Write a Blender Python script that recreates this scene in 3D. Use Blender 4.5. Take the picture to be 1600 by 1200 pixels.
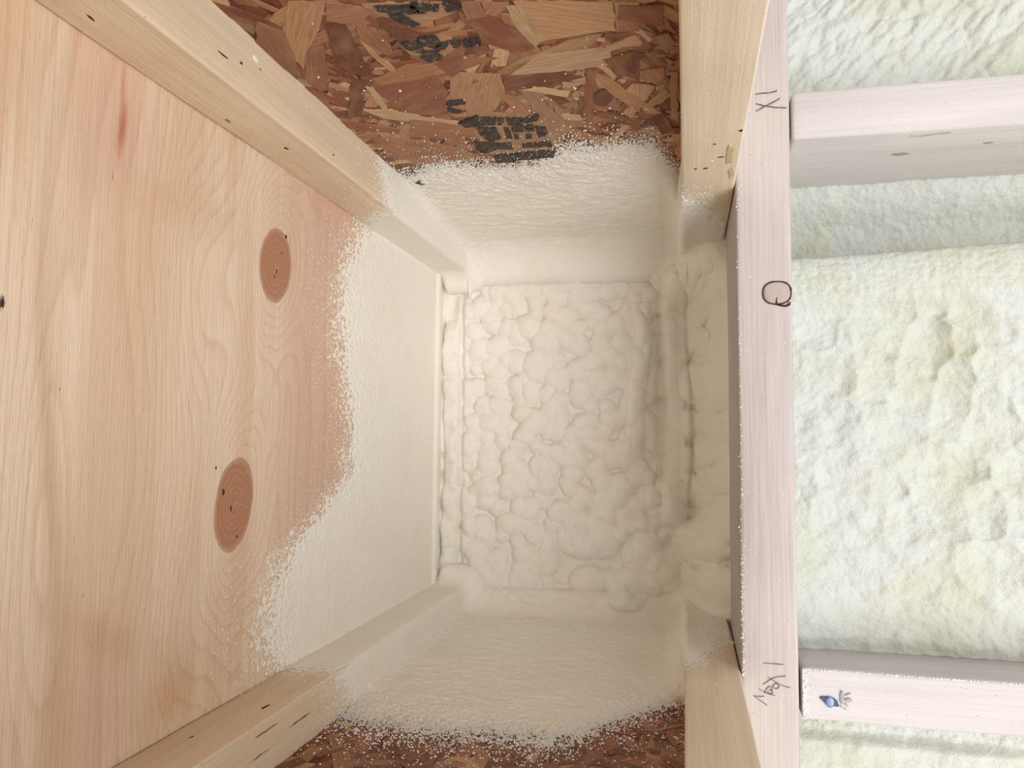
import bpy, math, random
import numpy as np
from mathutils import Matrix, Vector

for o in list(bpy.data.objects):
    bpy.data.objects.remove(o)
SC = bpy.context.scene
COL = SC.collection

# ---------------------------------------------------------------- frame of the place
# The phone was held sideways: world up is the left of the picture.
# (u, v, d) in mm: u = downwards in the room, v = along the wall, d = into the wall;
# the lens is at the origin.  World: X = -v, Y = d, Z = ZC - u.
ZC = 2.4785
def W(u, v, d):
    u, v, d = np.broadcast_arrays(np.asarray(u, float), np.asarray(v, float), np.asarray(d, float))
    return np.stack([-v/1000., d/1000., ZC - u/1000.], -1)

# ---------------------------------------------------------------- camera
CU = (0.9753466, -0.0068120, -0.2205733)
CV = (-0.0092868, 0.9973710, -0.0718667)
CD = (0.2204831, 0.0721433, 0.9727192)
def cdir(i):                                   # camera axis i as a world vector
    return Vector((-CV[i], CD[i], -CU[i]))
xa, ya, za = cdir(0), -cdir(1), -cdir(2)
cam = bpy.data.objects.new('camera', bpy.data.cameras.new('camera'))
COL.objects.link(cam)
M = Matrix((xa, ya, za)).transposed().to_4x4(); M.translation = Vector((0, 0, ZC))
cam.matrix_world = M
cam.data.sensor_width = 36; cam.data.lens = 27; cam.data.clip_start = .01
SC.camera = cam

# ---------------------------------------------------------------- light
world = bpy.data.worlds.new('daylit_room'); SC.world = world
world.use_nodes = True
bg = world.node_tree.nodes['Background']
bg.inputs[0].default_value = (0.93, 0.97, 1.0, 1); bg.inputs[1].default_value = 0.8
def area(name, loc, target, sx, sy, power, col):
    l = bpy.data.lights.new(name, 'AREA'); l.shape = 'RECTANGLE'; l.size = sx; l.size_y = sy
    l.energy = power; l.color = col
    o = bpy.data.objects.new(name, l); COL.objects.link(o); o.location = loc
    o.rotation_euler = (Vector(target) - Vector(loc)).to_track_quat('-Z', 'Y').to_euler()
    return o
# added fill light for the bay, unseen, behind the camera, a little to -X
area('bay_fill_light', (-0.55, -1.45, 1.0), (0, .7, 2.45), 2.4, 1.8, 68, (0.985, 0.985, 1.0))
SC.view_settings.view_transform = 'Standard'; SC.view_settings.look = 'None'
SC.view_settings.gamma = 1; SC.view_settings.use_curve_mapping = False
SC.view_settings.exposure = 0.20

# ---------------------------------------------------------------- numpy noise
def hsh(ix, iy, k=0):
    n = (ix.astype(np.int64)*374761393 + iy.astype(np.int64)*668265263 + k*1442695041) & 0xffffffff
    n = ((n ^ (n >> 13))*1274126177) & 0xffffffff
    n = ((n ^ (n >> 16))*2246822519) & 0xffffffff
    return ((n ^ (n >> 15)) & 0xffffff)/float(0xffffff)
def vnoise(x, y, k=0):                          # value noise, 0..1
    x, y = np.broadcast_arrays(x, y)
    ix = np.floor(x); iy = np.floor(y); fx = x-ix; fy = y-iy
    fx = fx*fx*fx*(fx*(fx*6-15)+10); fy = fy*fy*fy*(fy*(fy*6-15)+10)
    a = hsh(ix, iy, k); b = hsh(ix+1, iy, k); c = hsh(ix, iy+1, k); e = hsh(ix+1, iy+1, k)
    return (a*(1-fx)+b*fx)*(1-fy) + (c*(1-fx)+e*fx)*fy
def fbm(x, y, k=0, o=4):
    s = 0; a = 1; t = 0
    for i in range(o):
        s = s + a*vnoise(x*2**i + 17.3*i, y*2**i - 9.1*i, k+i); t += a; a *= .5
    return s/t - .5
def voro(x, y, k=0, j=.9):                      # F1, F2, cell id
    x, y = np.broadcast_arrays(x, y)
    ix = np.floor(x); iy = np.floor(y)
    f1 = np.full(x.shape, 9.); f2 = f1.copy(); cid = np.zeros(x.shape)
    for a in (-1, 0, 1):
        for b in (-1, 0, 1):
            cx = ix+a; cy = iy+b
            px = cx + .5 + j*(hsh(cx, cy, k)-.5); py = cy + .5 + j*(hsh(cx, cy, k+7)-.5)
            d = np.hypot(px-x, py-y)
            nearer = d < f1
            f2 = np.where(nearer, f1, np.minimum(f2, d))
            cid = np.where(nearer, hsh(cx, cy, k+13), cid); f1 = np.where(nearer, d, f1)
    return f1, f2, cid
def sm(a, b, x):
    t = np.clip((x-a)/(b-a), 0, 1); return t*t*(3-2*t)
def gau(x, y, cx, cy, rx, ry):
    return np.exp(-((x-cx)/rx)**2 - ((y-cy)/ry)**2)
def bubbles(x, y, size, k, lo=.55, hi=1.0, warp=.35):
    """domes of mixed size pushed together, 0..1"""
    x = x + size*warp*fbm(x/size*.8, y/size*.8, k+50, 3); y = y + size*warp*fbm(x/size*.8+31, y/size*.8+7, k+60, 3)
    x = x/size; y = y/size; ix = np.floor(x); iy = np.floor(y); best = np.zeros(np.shape(x)); soft = np.zeros(np.shape(x))
    for a in (-1, 0, 1):
        for b in (-1, 0, 1):
            cx = ix+a; cy = iy+b
            px = cx+.5+.95*(hsh(cx, cy, k)-.5); py = cy+.5+.95*(hsh(cx, cy, k+7)-.5); r = lo+(hi-lo)*hsh(cx, cy, k+13)
            d2 = (px-x)**2+(py-y)**2; z = np.sqrt(np.maximum(r*r-d2*(1.0), 0)); best = np.maximum(best, z); soft = soft+np.exp(14*z)
    return .65*best+.35*(np.log(soft)/14-.12)
def pillows(x, y, size, k, edge=.16, amp_var=.5):
    """cellular cushions, 0..1, with sharp creases where two cushions meet"""
    wx = x + size*.5*fbm(x/size*.6, y/size*.6, k+50, 3); wy = y + size*.5*fbm(x/size*.6+31, y/size*.6+7, k+60, 3)
    f1, f2, cid = voro(wx/size, wy/size, k)
    e = np.clip(f2-f1, 0, 1)
    return (1-np.exp(-e/edge))*(1-amp_var+amp_var*cid)*(1-.45*f1*f1)

# ---------------------------------------------------------------- objects
ORG = {}
def mesh_obj(name, verts, faces, mat, parent=None, smooth=True, attrs=None, quads=None, origin=None):
    """verts in world metres; quads is an (n,4) array, faces an optional list of other polygons"""
    me = bpy.data.meshes.new(name)
    verts = np.asarray(verts, float).reshape(-1, 3)
    if origin is None: origin = (0, 0, 0)
    org = np.asarray(origin, float)
    par = Vector((0, 0, 0))
    if parent is not None:
        org = ORG[parent.name]
    loc = verts - org
    loops = []; tot = []
    if quads is not None:
        q = np.asarray(quads, np.int64)
        loops.append(q.ravel()); tot.append(np.full(len(q), q.shape[1]))
    if faces:
        loops.append(np.array([i for f in faces for i in f])); tot.append(np.array([len(f) for f in faces]))
    loops = np.concatenate(loops); tot = np.concatenate(tot)
    me.vertices.add(len(loc)); me.vertices.foreach_set('co', loc.astype(np.float32).ravel())
    me.loops.add(len(loops)); me.loops.foreach_set('vertex_index', loops.astype(np.int32))
    me.polygons.add(len(tot))
    me.polygons.foreach_set('loop_start', np.concatenate([[0], np.cumsum(tot)[:-1]]).astype(np.int32))
    me.polygons.foreach_set('loop_total', tot.astype(np.int32))
    me.polygons.foreach_set('use_smooth', np.full(len(tot), bool(smooth)))
    for k, val in (attrs or {}).items():
        val = np.asarray(val, np.float32)
        if val.ndim == 1:
            a = me.attributes.new(k, 'FLOAT', 'POINT'); a.data.foreach_set('value', val)
        elif val.shape[1] == 3:
            a = me.attributes.new(k, 'FLOAT_VECTOR', 'POINT'); a.data.foreach_set('vector', val.ravel())
        else:
            a = me.attributes.new(k, 'FLOAT_COLOR', 'POINT'); a.data.foreach_set('color', val.ravel())
    me.update(calc_edges=True); me.validate()
    me.materials.append(mat)
    o = bpy.data.objects.new(name, me); COL.objects.link(o)
    if parent is not None: o.parent = parent
    else: o.location = org
    ORG[o.name] = org
    return o
def tag(o, label=None, cat=None, group=None, kind=None):
    if label: o['label'] = label
    if cat: o['category'] = cat
    if group: o['group'] = group
    if kind: o['kind'] = kind
    return o
def root(name, u, v, d, label, cat, group=None):
    o = bpy.data.objects.new(name, None); COL.objects.link(o); o.location = W(u, v, d); ORG[o.name] = W(u, v, d); o.empty_display_size = .05
    return tag(o, label, cat, group)
def gridq(n, m, flip=False):
    i = np.arange((n-1)*(m-1)); r = i//(m-1); c = i % (m-1); a = r*m+c
    q = np.stack([a, a+1, a+m+1, a+m], -1)
    return q[:, ::-1] if flip else q

def body(P, Q):
    """closed body: detailed face grid P (n,m,3) and its back grid rim Q (same shape); returns verts, quads, faces"""
    n, m, _ = P.shape
    v = P.reshape(-1, 3); q = gridq(n, m)
    ring = [(0, j) for j in range(m)] + [(i, m-1) for i in range(1, n)] + [(n-1, j) for j in range(m-2, -1, -1)] + [(i, 0) for i in range(n-2, 0, -1)]
    rp = np.array([i*m+j for i, j in ring]); qv = np.array([Q[i, j] for i, j in ring])
    b = len(v) + np.arange(len(rp)); nx = np.roll(np.arange(len(rp)), -1)
    side = np.stack([rp[nx], rp, b, b[nx]], -1)
    V = np.concatenate([v, qv]); q = np.concatenate([q, side]); F = list(b)
    W0 = V - V.mean(0)                          # point every face outwards
    tri = lambda a, c, e: np.einsum('ij,ij->i', W0[a], np.cross(W0[c], W0[e])).sum()
    vol = tri(q[:, 0], q[:, 1], q[:, 2]) + tri(q[:, 0], q[:, 2], q[:, 3])
    fb = np.array(F); vol += tri(np.full(len(fb)-2, fb[0]), fb[1:-1], fb[2:])
    if vol < 0: q = q[:, ::-1]; F = F[::-1]
    return V, q, [F]
def join(parts):
    V = []; Q = []; F = []; n = 0
    for v, q, f in parts:
        V.append(v); Q.append(q+n); F += [[i+n for i in x] for x in f]; n += len(v)
    return np.concatenate(V), np.concatenate(Q), F

def axis_lines(a, b, r, fine=None, step=60):
    """grid lines across a board from a to b with close lines at both arrises; fine=(lo,hi,step) adds a finer stretch"""
    L = [a, a+r*.12, a+r*.35, a+r*.65, a+r, b-r, b-r*.65, b-r*.35, b-r*.12, b]
    L += list(np.linspace(a+r, b-r, max(2, int((b-a-2*r)/step)+2)))
    if fine: L += list(np.arange(max(fine[0], a+r), min(fine[1], b-r), fine[2]))
    L = np.unique(np.round(L, 3)); return L
def board(u0, u1, v0, v1, d0, d1, r=2.5, fu=None, fv=None, fd=None, wob=.35, seed=1, step=60):
    """a sawn board with eased, slightly uneven arrises"""
    LU, LV, LD = axis_lines(u0, u1, r, fu, step), axis_lines(v0, v1, r, fv, step), axis_lines(d0, d1, r, fd, step)
    L = [LU, LV, LD]; V = []; Q = []; n = 0
    lo = np.array([u0, v0, d0]); hi = np.array([u1, v1, d1])
    for ax in range(3):
        a, b = [i for i in range(3) if i != ax]
        for side in (0, 1):
            A, B = np.meshgrid(L[a], L[b], indexing='ij')
            p = np.zeros(A.shape + (3,)); p[..., a] = A; p[..., b] = B; p[..., ax] = (lo, hi)[side][ax]
            V.append(p.reshape(-1, 3)); q = gridq(len(L[a]), len(L[b]), (side == 0) ^ (ax == 1)); Q.append(q+n); n += A.size
    p = np.concatenate(V)
    rr = r*(.8+.5*vnoise(p.sum(1)/37., p[:, 0]*0+seed, seed))[:, None]
    c = np.clip(p, lo+rr, hi-rr); dv = p-c; ln = np.linalg.norm(dv, axis=1, keepdims=True)
    p2 = c + dv/np.maximum(ln, 1e-6)*np.minimum(ln, rr)
    s = p.sum(1)
    p2 = p2 + wob*np.stack([fbm(p[:, 1]/90, p[:, 2]/90, seed, 3), fbm(p[:, 0]/90, p[:, 2]/90, seed+3, 3), fbm(p[:, 0]/90, p[:, 1]/90, seed+6, 3)], -1)
    return p2, np.concatenate(Q)
def board_obj(name, mat, parent=None, **k):
    p, q = board(**k)
    return mesh_obj(name, W(p[:, 0], p[:, 1], p[:, 2]), None, mat, parent, quads=q)

# ---------------------------------------------------------------- materials
class NT:
    def __init__(s, name, rough=.7, spec=.2):
        s.m = bpy.data.materials.new(name); s.m.use_nodes = True; s.t = s.m.node_tree
        s.b = s.t.nodes['Principled BSDF']; s.b.inputs['Roughness'].default_value = rough
        s.b.inputs['Specular IOR Level'].default_value = spec
    def n(s, typ, **k):
        x = s.t.nodes.new('ShaderNode'+typ)
        for a, b in k.items(): setattr(x, a, b)
        return x
    def l(s, a, b): s.t.links.new(a, b)
    def setin(s, sock, v):
        if isinstance(v, bpy.types.NodeSocket): s.l(v, sock)
        elif isinstance(v, (tuple, list)) and len(v) == 3 and sock.type == 'RGBA': sock.default_value = (*v, 1)
        else: sock.default_value = v
    def coord(s, scale, rot=(0, 0, 0), kind='Object', src=None):
        m = s.n('Mapping'); m.inputs['Scale'].default_value = scale; m.inputs['Rotation'].default_value = rot
        if src is None: src = s.n('TexCoord').outputs[kind]
        s.l(src, m.inputs[0]); return m.outputs[0]
    def attr(s, name, out='Fac'):
        a = s.n('Attribute'); a.attribute_name = name; return a.outputs[out]
    def noise(s, vec, scale=1, detail=3, rough=.5, dist=0):
        x = s.n('TexNoise'); s.l(vec, x.inputs['Vector']); x.inputs['Scale'].default_value = scale
        x.inputs['Detail'].default_value = detail; x.inputs['Roughness'].default_value = rough; x.inputs['Distortion'].default_value = dist
        return x.outputs['Fac']
    def math(s, op, a, b=0., c=0.):
        x = s.n('Math', operation=op); s.setin(x.inputs[0], a); s.setin(x.inputs[1], b); s.setin(x.inputs[2], c); return x.outputs[0]
    def ramp(s, f, stops):
        r = s.n('ValToRGB'); s.l(f, r.inputs[0]); e = r.color_ramp.elements
        while len(e) < len(stops): e.new(.5)
        for i, (p, c) in enumerate(stops):
            e[i].position = p; e[i].color = (*c, 1) if isinstance(c, tuple) else (c, c, c, 1)
        return r.outputs[0]
    def mix(s, f, a, b, mode='MIX'):
        x = s.n('Mix', data_type='RGBA', blend_type=mode)
        s.setin(x.inputs[0], f); s.setin(x.inputs[6], a); s.setin(x.inputs[7], b); return x.outputs[2]
    def bump(s, h, dist, strength=1.):
        b = s.n('Bump'); b.inputs['Distance'].default_value = dist; b.inputs['Strength'].default_value = strength
        s.l(h, b.inputs['Height']); s.l(b.outputs[0], s.b.inputs['Normal'])
    def col(s, c): s.setin(s.b.inputs['Base Color'], c); return s.m

def lumber(name, light, dark, axis, warm=None, ring=26., fib=.35, heart=None):
    """sawn softwood; axis = world axis the grain runs along (0 x, 1 y, 2 z)"""
    t = NT(name, .62, .25)
    sc = [1., 1., 1.]; sc[axis] = .045
    v = t.coord(tuple(sc))
    big = t.noise(v, 9, 2, .5, .3)
    rings = t.math('SINE', t.math('MULTIPLY', big, ring*6.28))
    rings = t.math('MULTIPLY_ADD', rings, .5, .5)
    rings = t.math('POWER', rings, 2.)
    sc2 = [1., 1., 1.]; sc2[axis] = .02
    f = t.noise(t.coord(tuple(sc2)), 420, 4, .6)
    fine = t.ramp(f, [(.35, 0.), (.7, 1.)])
    patch = t.noise(t.coord((1, 1, 1)), 7, 3)
    c = t.mix(t.math('MULTIPLY', rings, .42), light, dark)
    c = t.mix(t.math('MULTIPLY', fine, fib), c, tuple(x*.82 for x in dark))
    c = t.mix(t.ramp(patch, [(.42, 0.), (.68, .55)]), c, warm or dark)
    sp = t.n('TexVoronoi'); t.l(t.coord((1, 1, 1)), sp.inputs['Vector']); sp.inputs['Scale'].default_value = 90
    speck = t.math('LESS_THAN', sp.outputs['Distance'], .045)
    c = t.mix(t.math('MULTIPLY', speck, .6), c, tuple(x*.35 for x in dark))
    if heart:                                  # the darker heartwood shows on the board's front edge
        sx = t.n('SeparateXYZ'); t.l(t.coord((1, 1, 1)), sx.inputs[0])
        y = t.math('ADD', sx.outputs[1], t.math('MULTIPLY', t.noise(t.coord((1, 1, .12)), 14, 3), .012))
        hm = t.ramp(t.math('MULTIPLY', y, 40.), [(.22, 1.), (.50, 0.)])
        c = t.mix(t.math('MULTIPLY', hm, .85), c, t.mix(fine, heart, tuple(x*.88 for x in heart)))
    h = t.math('MULTIPLY_ADD', fine, .6, t.math('MULTIPLY', rings, .25))
    rough = t.noise(t.coord((1, 1, 1)), 500, 3)
    t.bump(t.math('MULTIPLY_ADD', rough, .8, h), .0004, .6)
    return t.col(c)

def foam_mat(name, base, thick, bumpd=.0007, yellow=(.45, .72)):
    t = NT(name, .62, .22)
    v = t.coord((1, 1, 1))
    a = t.noise(v, 13, 4, .6)
    c = t.mix(t.ramp(a, [(yellow[0], 0.), (yellow[1], 1.)]), base, thick)
    h1 = t.noise(v, 260, 4, .6); h2 = t.noise(v, 1100, 2)
    t.bump(t.math('MULTIPLY_ADD', h1, 1.6, t.math('MULTIPLY', h2, .6)), bumpd, .8)
    return t.col(c)

M_FLANGE = lumber('spruce_flange_wood', (.82, .67, .49), (.68, .52, .35), 1, (.74, .58, .41), 12)
M_BFLANGE = lumber('pale_spruce_flange_wood', (.80, .68, .52), (.70, .55, .37), 1, (.75, .60, .44), 10, .3)
M_PLATE = lumber('pinkish_spruce_plate_wood', (.54, .475, .45), (.44, .375, .345), 0, (.56, .49, .46), 4, .6)
M_STUD = lumber('pale_pine_stud_wood', (.60, .565, .565), (.49, .44, .43), 2, (.57, .515, .51), 7, .25)
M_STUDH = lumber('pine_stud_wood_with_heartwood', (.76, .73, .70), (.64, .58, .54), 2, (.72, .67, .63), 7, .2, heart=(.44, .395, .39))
M_FOAM = foam_mat('lifted_cream_bay_foam', (.91, .868, .775), (.90, .83, .715))  # bay foam: base raised, putting the light missing in the bay into the colour
M_FOAMW = foam_mat('dimmed_green_white_wall_foam', (.565, .585, .54), (.51, .52, .385), .0009)  # same foam on the wall, base lowered to offset its stronger light
M_SPECK = NT('foam_specks', .6, .3); M_SPECK = M_SPECK.col((.88, .86, .80))

def m_simple(name, c, rough=.7, metal=0.):
    t = NT(name, rough); t.b.inputs['Metallic'].default_value = metal
    n = t.noise(t.coord((1, 1, 1)), 300, 3)
    return t.col(t.mix(n, tuple(x*.8 for x in c), c))

def plywood_mat():
    t = NT('fir_plywood_face', .58, .22)
    tint = t.attr('tint', 'Color'); ph = t.attr('phase'); knot = t.attr('knot')
    # early/late wood bands
    v = t.coord((.03, 1, 1))
    wob = t.noise(v, 60, 3)
    x = t.math('FRACT', t.math('ADD', ph, t.math('MULTIPLY', wob, .22)))
    band = t.ramp(x, [(0., 0.), (.62, .22), (.90, 1.), (1., 0.)])
    band.node.color_ramp.interpolation = 'LINEAR'
    fine = t.ramp(t.noise(t.coord((.018, 1, 1)), 520, 4, .6), [(.38, 0.), (.72, 1.)])
    fine2 = t.ramp(t.noise(t.coord((.05, 1, 1)), 1500, 3, .6), [(.5, 0.), (.75, 1.)])
    c = t.mix(t.math('MULTIPLY', band, .24), tint, (.48, .25, .13), 'MIX')
    c = t.mix(t.math('MULTIPLY', fine, .16), c, (.42, .22, .10))
    # short dark pores
    c = t.mix(t.math('MULTIPLY', fine2, .26), c, (.30, .17, .09))
    pores = t.ramp(t.noise(t.coord((.10, 1, 1)), 900, 2, .5), [(.66, 0.), (.74, 1.)])
    c = t.mix(t.math('MULTIPLY', pores, .35), c, (.25, .13, .07))
    kr = t.math('SINE', t.math('ADD', t.math('MULTIPLY', knot, 75.), t.math('MULTIPLY', t.noise(t.coord((1, 1, 1)), 60, 3), 9.)))
    kr = t.math('MULTIPLY_ADD', kr, .5, .5)
    kc = t.mix(t.math('MULTIPLY', kr, .5), (.44, .21, .12), (.54, .30, .185))
    kc = t.mix(t.math('MULTIPLY', t.noise(t.coord((1, 1, 1)), 300, 3), .4), kc, (.30, .12, .06))
    km = t.ramp(knot, [(.48, 0.), (.54, 1.)])
    rim = t.ramp(knot, [(.475, 0.), (.495, .45), (.53, 0.)])
    c = t.mix(km, c, kc)
    c = t.mix(rim, c, (.22, .075, .035))
    sp = t.attr('dark')
    n = t.noise(t.coord((.5, 1, 1)), 500, 3)
    c = t.mix(t.ramp(t.math('ADD', sp, t.math('MULTIPLY', n, .6)), [(.74, 0.), (.84, 1.)]), c, (.045, .025, .015))
    t.bump(t.math('ADD', fine, t.math('MULTIPLY', band, -.4)), .00025, .6)
    return t.col(c)
M_PLY = plywood_mat()

def osb_flake_mat():
    t = NT('osb_strands', .6, .25)
    colr = t.attr('strand', 'Color'); uv = t.attr('along', 'Vector')
    v = t.coord((1, 1, 1), src=uv)
    g = t.noise(t.coord((.06, 1, 1), src=uv), 900, 4, .6)
    c = t.mix(t.ramp(g, [(.3, 0.), (.75, .55)]), colr, (.10, .035, .015), 'MIX')
    b = t.noise(t.coord((.5, 1, 1), src=uv), 90, 3)
    c = t.mix(t.ramp(b, [(.45, 0.), (.8, .35)]), c, (.56, .34, .17))
    t.bump(g, .0004, .6)
    return t.col(c)
M_OSB = osb_flake_mat()
def osb_core_mat():
    t = NT('osb_core', .7, .2)
    x = t.n('TexVoronoi'); t.l(t.coord((1, 1, 2.3)), x.inputs['Vector']); x.inputs['Scale'].default_value = 45
    f = t.n('SeparateColor'); t.l(x.outputs['Color'], f.inputs[0])
    return t.col(t.ramp(f.outputs[0], [(0., (.10, .035, .018)), (.5, (.23, .085, .04)), (1., (.38, .18, .08))]))
M_CORE = osb_core_mat()
def ink_mat():
    t = NT('worn_black_ink', .6, .2)
    n = t.noise(t.coord((1, 1, 1)), 330, 4, .7)
    tr = t.n('BsdfTransparent'); mx = t.n('MixShader')
    t.l(t.ramp(n, [(.43, 0.), (.50, 1.)]), mx.inputs[0]); t.l(tr.outputs[0], mx.inputs[1]); t.l(t.b.outputs[0], mx.inputs[2])
    out = [x for x in t.t.nodes if x.type == 'OUTPUT_MATERIAL'][0]; t.l(mx.outputs[0], out.inputs[0])
    return t.col(t.mix(t.noise(t.coord((1, 1, 1)), 60, 2), (.022, .022, .026), (.075, .07, .07)))
M_INK = ink_mat()
M_PENCIL = m_simple('pencil_line', (.10, .095, .10))
M_NAIL = m_simple('blue_galvanised_steel', (.24, .31, .52), .4, .4)
M_DENT = m_simple('bruised_wood', (.10, .11, .14))
M_GREY = m_simple('grey_scuff', (.40, .39, .41))
M_KNOT = lumber('knot_wood', (.50, .41, .37), (.38, .28, .24), 1, (.45, .36, .32), 12)
M_BROWN = m_simple('brown_wood_check', (.30, .19, .12))
M_BARK = m_simple('dark_bark_line', (.07, .03, .02))
M_CONC = m_simple('concrete', (.66, .64, .60), .85)
M_PITCH = m_simple('amber_resin', (.66, .52, .30), .5)
WT= [(-263, 617), (-243, 643), (-199, 618), (-158, 638), (-116, 627), (-96, 602), (-54, 603), (-24, 609), (-5, 681)]
WB= [(-265, 555), (-239, 548), (-195, 539), (-139, 541), (-97, 540), (-77, 551), (-53, 588), (-31, 614), (-7, 650)]
FLK= [('t',[(-209,364),(-189,368),(-201,388),(-224,414),(-239,438),(-237,426),(-246,421)]),('m',[(-224,414),(-212,410),(-222,439),(-238,466),(-243,467),(-244,447)]),('d',[(-200,388),(-188,391),(-198,450),(-205,452),(-215,434)]),('m',[(-183,394),(-173,399),(-173,429),(-179,429),(-187,407)]),('t',[(-187,407),(-180,451),(-184,450),(-189,427)]),('d',[(-215,457),(-206,459),(-231,511),(-242,511)]),('l',[(-209,467),(-204,470),(-208,503),(-212,503)]),('r',[(-200,456),(-139,443),(-113,447),(-157,465),(-157,487),(-172,523),(-201,509),(-204,473)]),('m',[(-199,457),(-172,444),(-135,447),(-131,454),(-177,465),(-198,467)]),('t',[(-142,460),(-116,469),(-117,488),(-129,516),(-141,530),(-164,525),(-167,512),(-157,487),(-149,467)]),('t',[(-118,465),(-99,451),(-62,433),(-46,432),(-53,443),(-97,455)]),('l',[(-110,470),(-86,447),(-44,449),(-43,469),(-77,472),(-100,472)]),('t',[(-89,389),(-37,400),(-38,430),(-54,429),(-83,433)]),('t',[(-36,400),(-23,403),(-24,427),(-38,430)]),('r',[(-124,399),(-107,398),(-94,415),(-87,439),(-98,446),(-116,427),(-118,408)]),('l',[(-94,391),(-86,395),(-80,429),(-88,439),(-94,413)]),('d',[(-115,471),(-74,472),(-86,490),(-118,493)]),('l',[(-113,490),(-99,488),(-75,502),(-78,510),(-101,496)]),('m',[(-124,497),(-117,497),(-107,530),(-117,535)]),('g',[(-108,491),(-99,499),(-83,568),(-100,579),(-103,537)]),('l',[(-88,536),(-74,541),(-72,550),(-87,545)]),('r',[(-61,472),(-54,475),(-67,556),(-73,552)]),('t',[(-56,481),(-52,487),(-30,532),(-31,544),(-48,513)]),('l',[(-225,502),(-206,504),(-186,521),(-163,534),(-168,544),(-196,527),(-217,517)]),('t',[(-212,533),(-201,531),(-194,537),(-235,583),(-246,583)]),('m',[(-198,522),(-156,544),(-154,563),(-189,561),(-209,552)]),('r',[(-258,510),(-211,538),(-215,546),(-262,523)]),('t',[(-149,520),(-103,533),(-97,575),(-108,614),(-154,610),(-158,563)]),('t',[(-166,420),(-137,412),(-131,427),(-149,441),(-163,432)]),('t',[(-171,374),(-127,381),(-118,390),(-144,400),(-165,388)]),('d',[(-169,397),(-147,410),(-165,417)]),('r',[(-48,462),(-26,455),(-28,495),(-42,482)]),('t',[(-45,445),(-25,437),(-25,443),(-41,451)]),('r',[(-64,533),(-31,556),(-32,574),(-60,546)]),('m',[(-237,378),(-227,393),(-245,447),(-251,429),(-250,399)]),('m',[(-189,368),(-173,376),(-165,380),(-182,392),(-197,385)]),('m',[(-239,546),(-192,571),(-162,609),(-219,614),(-239,587)]),('m',[(-118,383),(-108,385),(-107,400),(-119,400)]),('m',[(-106,386),(-92,389),(-102,401),(-107,398)]),('l',[(-46,446),(-27,436),(-23,446),(-25,450),(-36,448),(-44,452)]),('d',[(-38,458),(-32,455),(-23,459),(-30,483),(-35,482),(-39,468)]),('m',[(-27,481),(-12,480),(-13,494),(-19,500),(-27,492)]),('l',[(-39,508),(-32,497),(-18,505),(-28,529),(-33,523)]),('t',[(-26,531),(-12,509),(-10,517),(-14,530),(-25,536)]),('t',[(-55,478),(-49,485),(-15,547),(-20,550),(-38,517),(-49,503),(-57,498)]),('t',[(-43,540),(-36,529),(-32,539),(-38,553),(-42,545)]),('g',[(-9,486),(-4,487),(-4,562),(-9,559)]),('g',[(-11,466),(-6,473),(-9,477)]),('g',[(-17,441),(-8,438),(-5,450),(-10,457),(-14,449)]),('d',[(-60,507),(-52,502),(-46,514),(-54,529),(-60,524)]),('m',[(-37,415),(-26,423),(-25,433),(-35,429)]),('r',[(-34,404),(-10,408),(-11,430),(-24,425),(-36,417)])]
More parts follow.
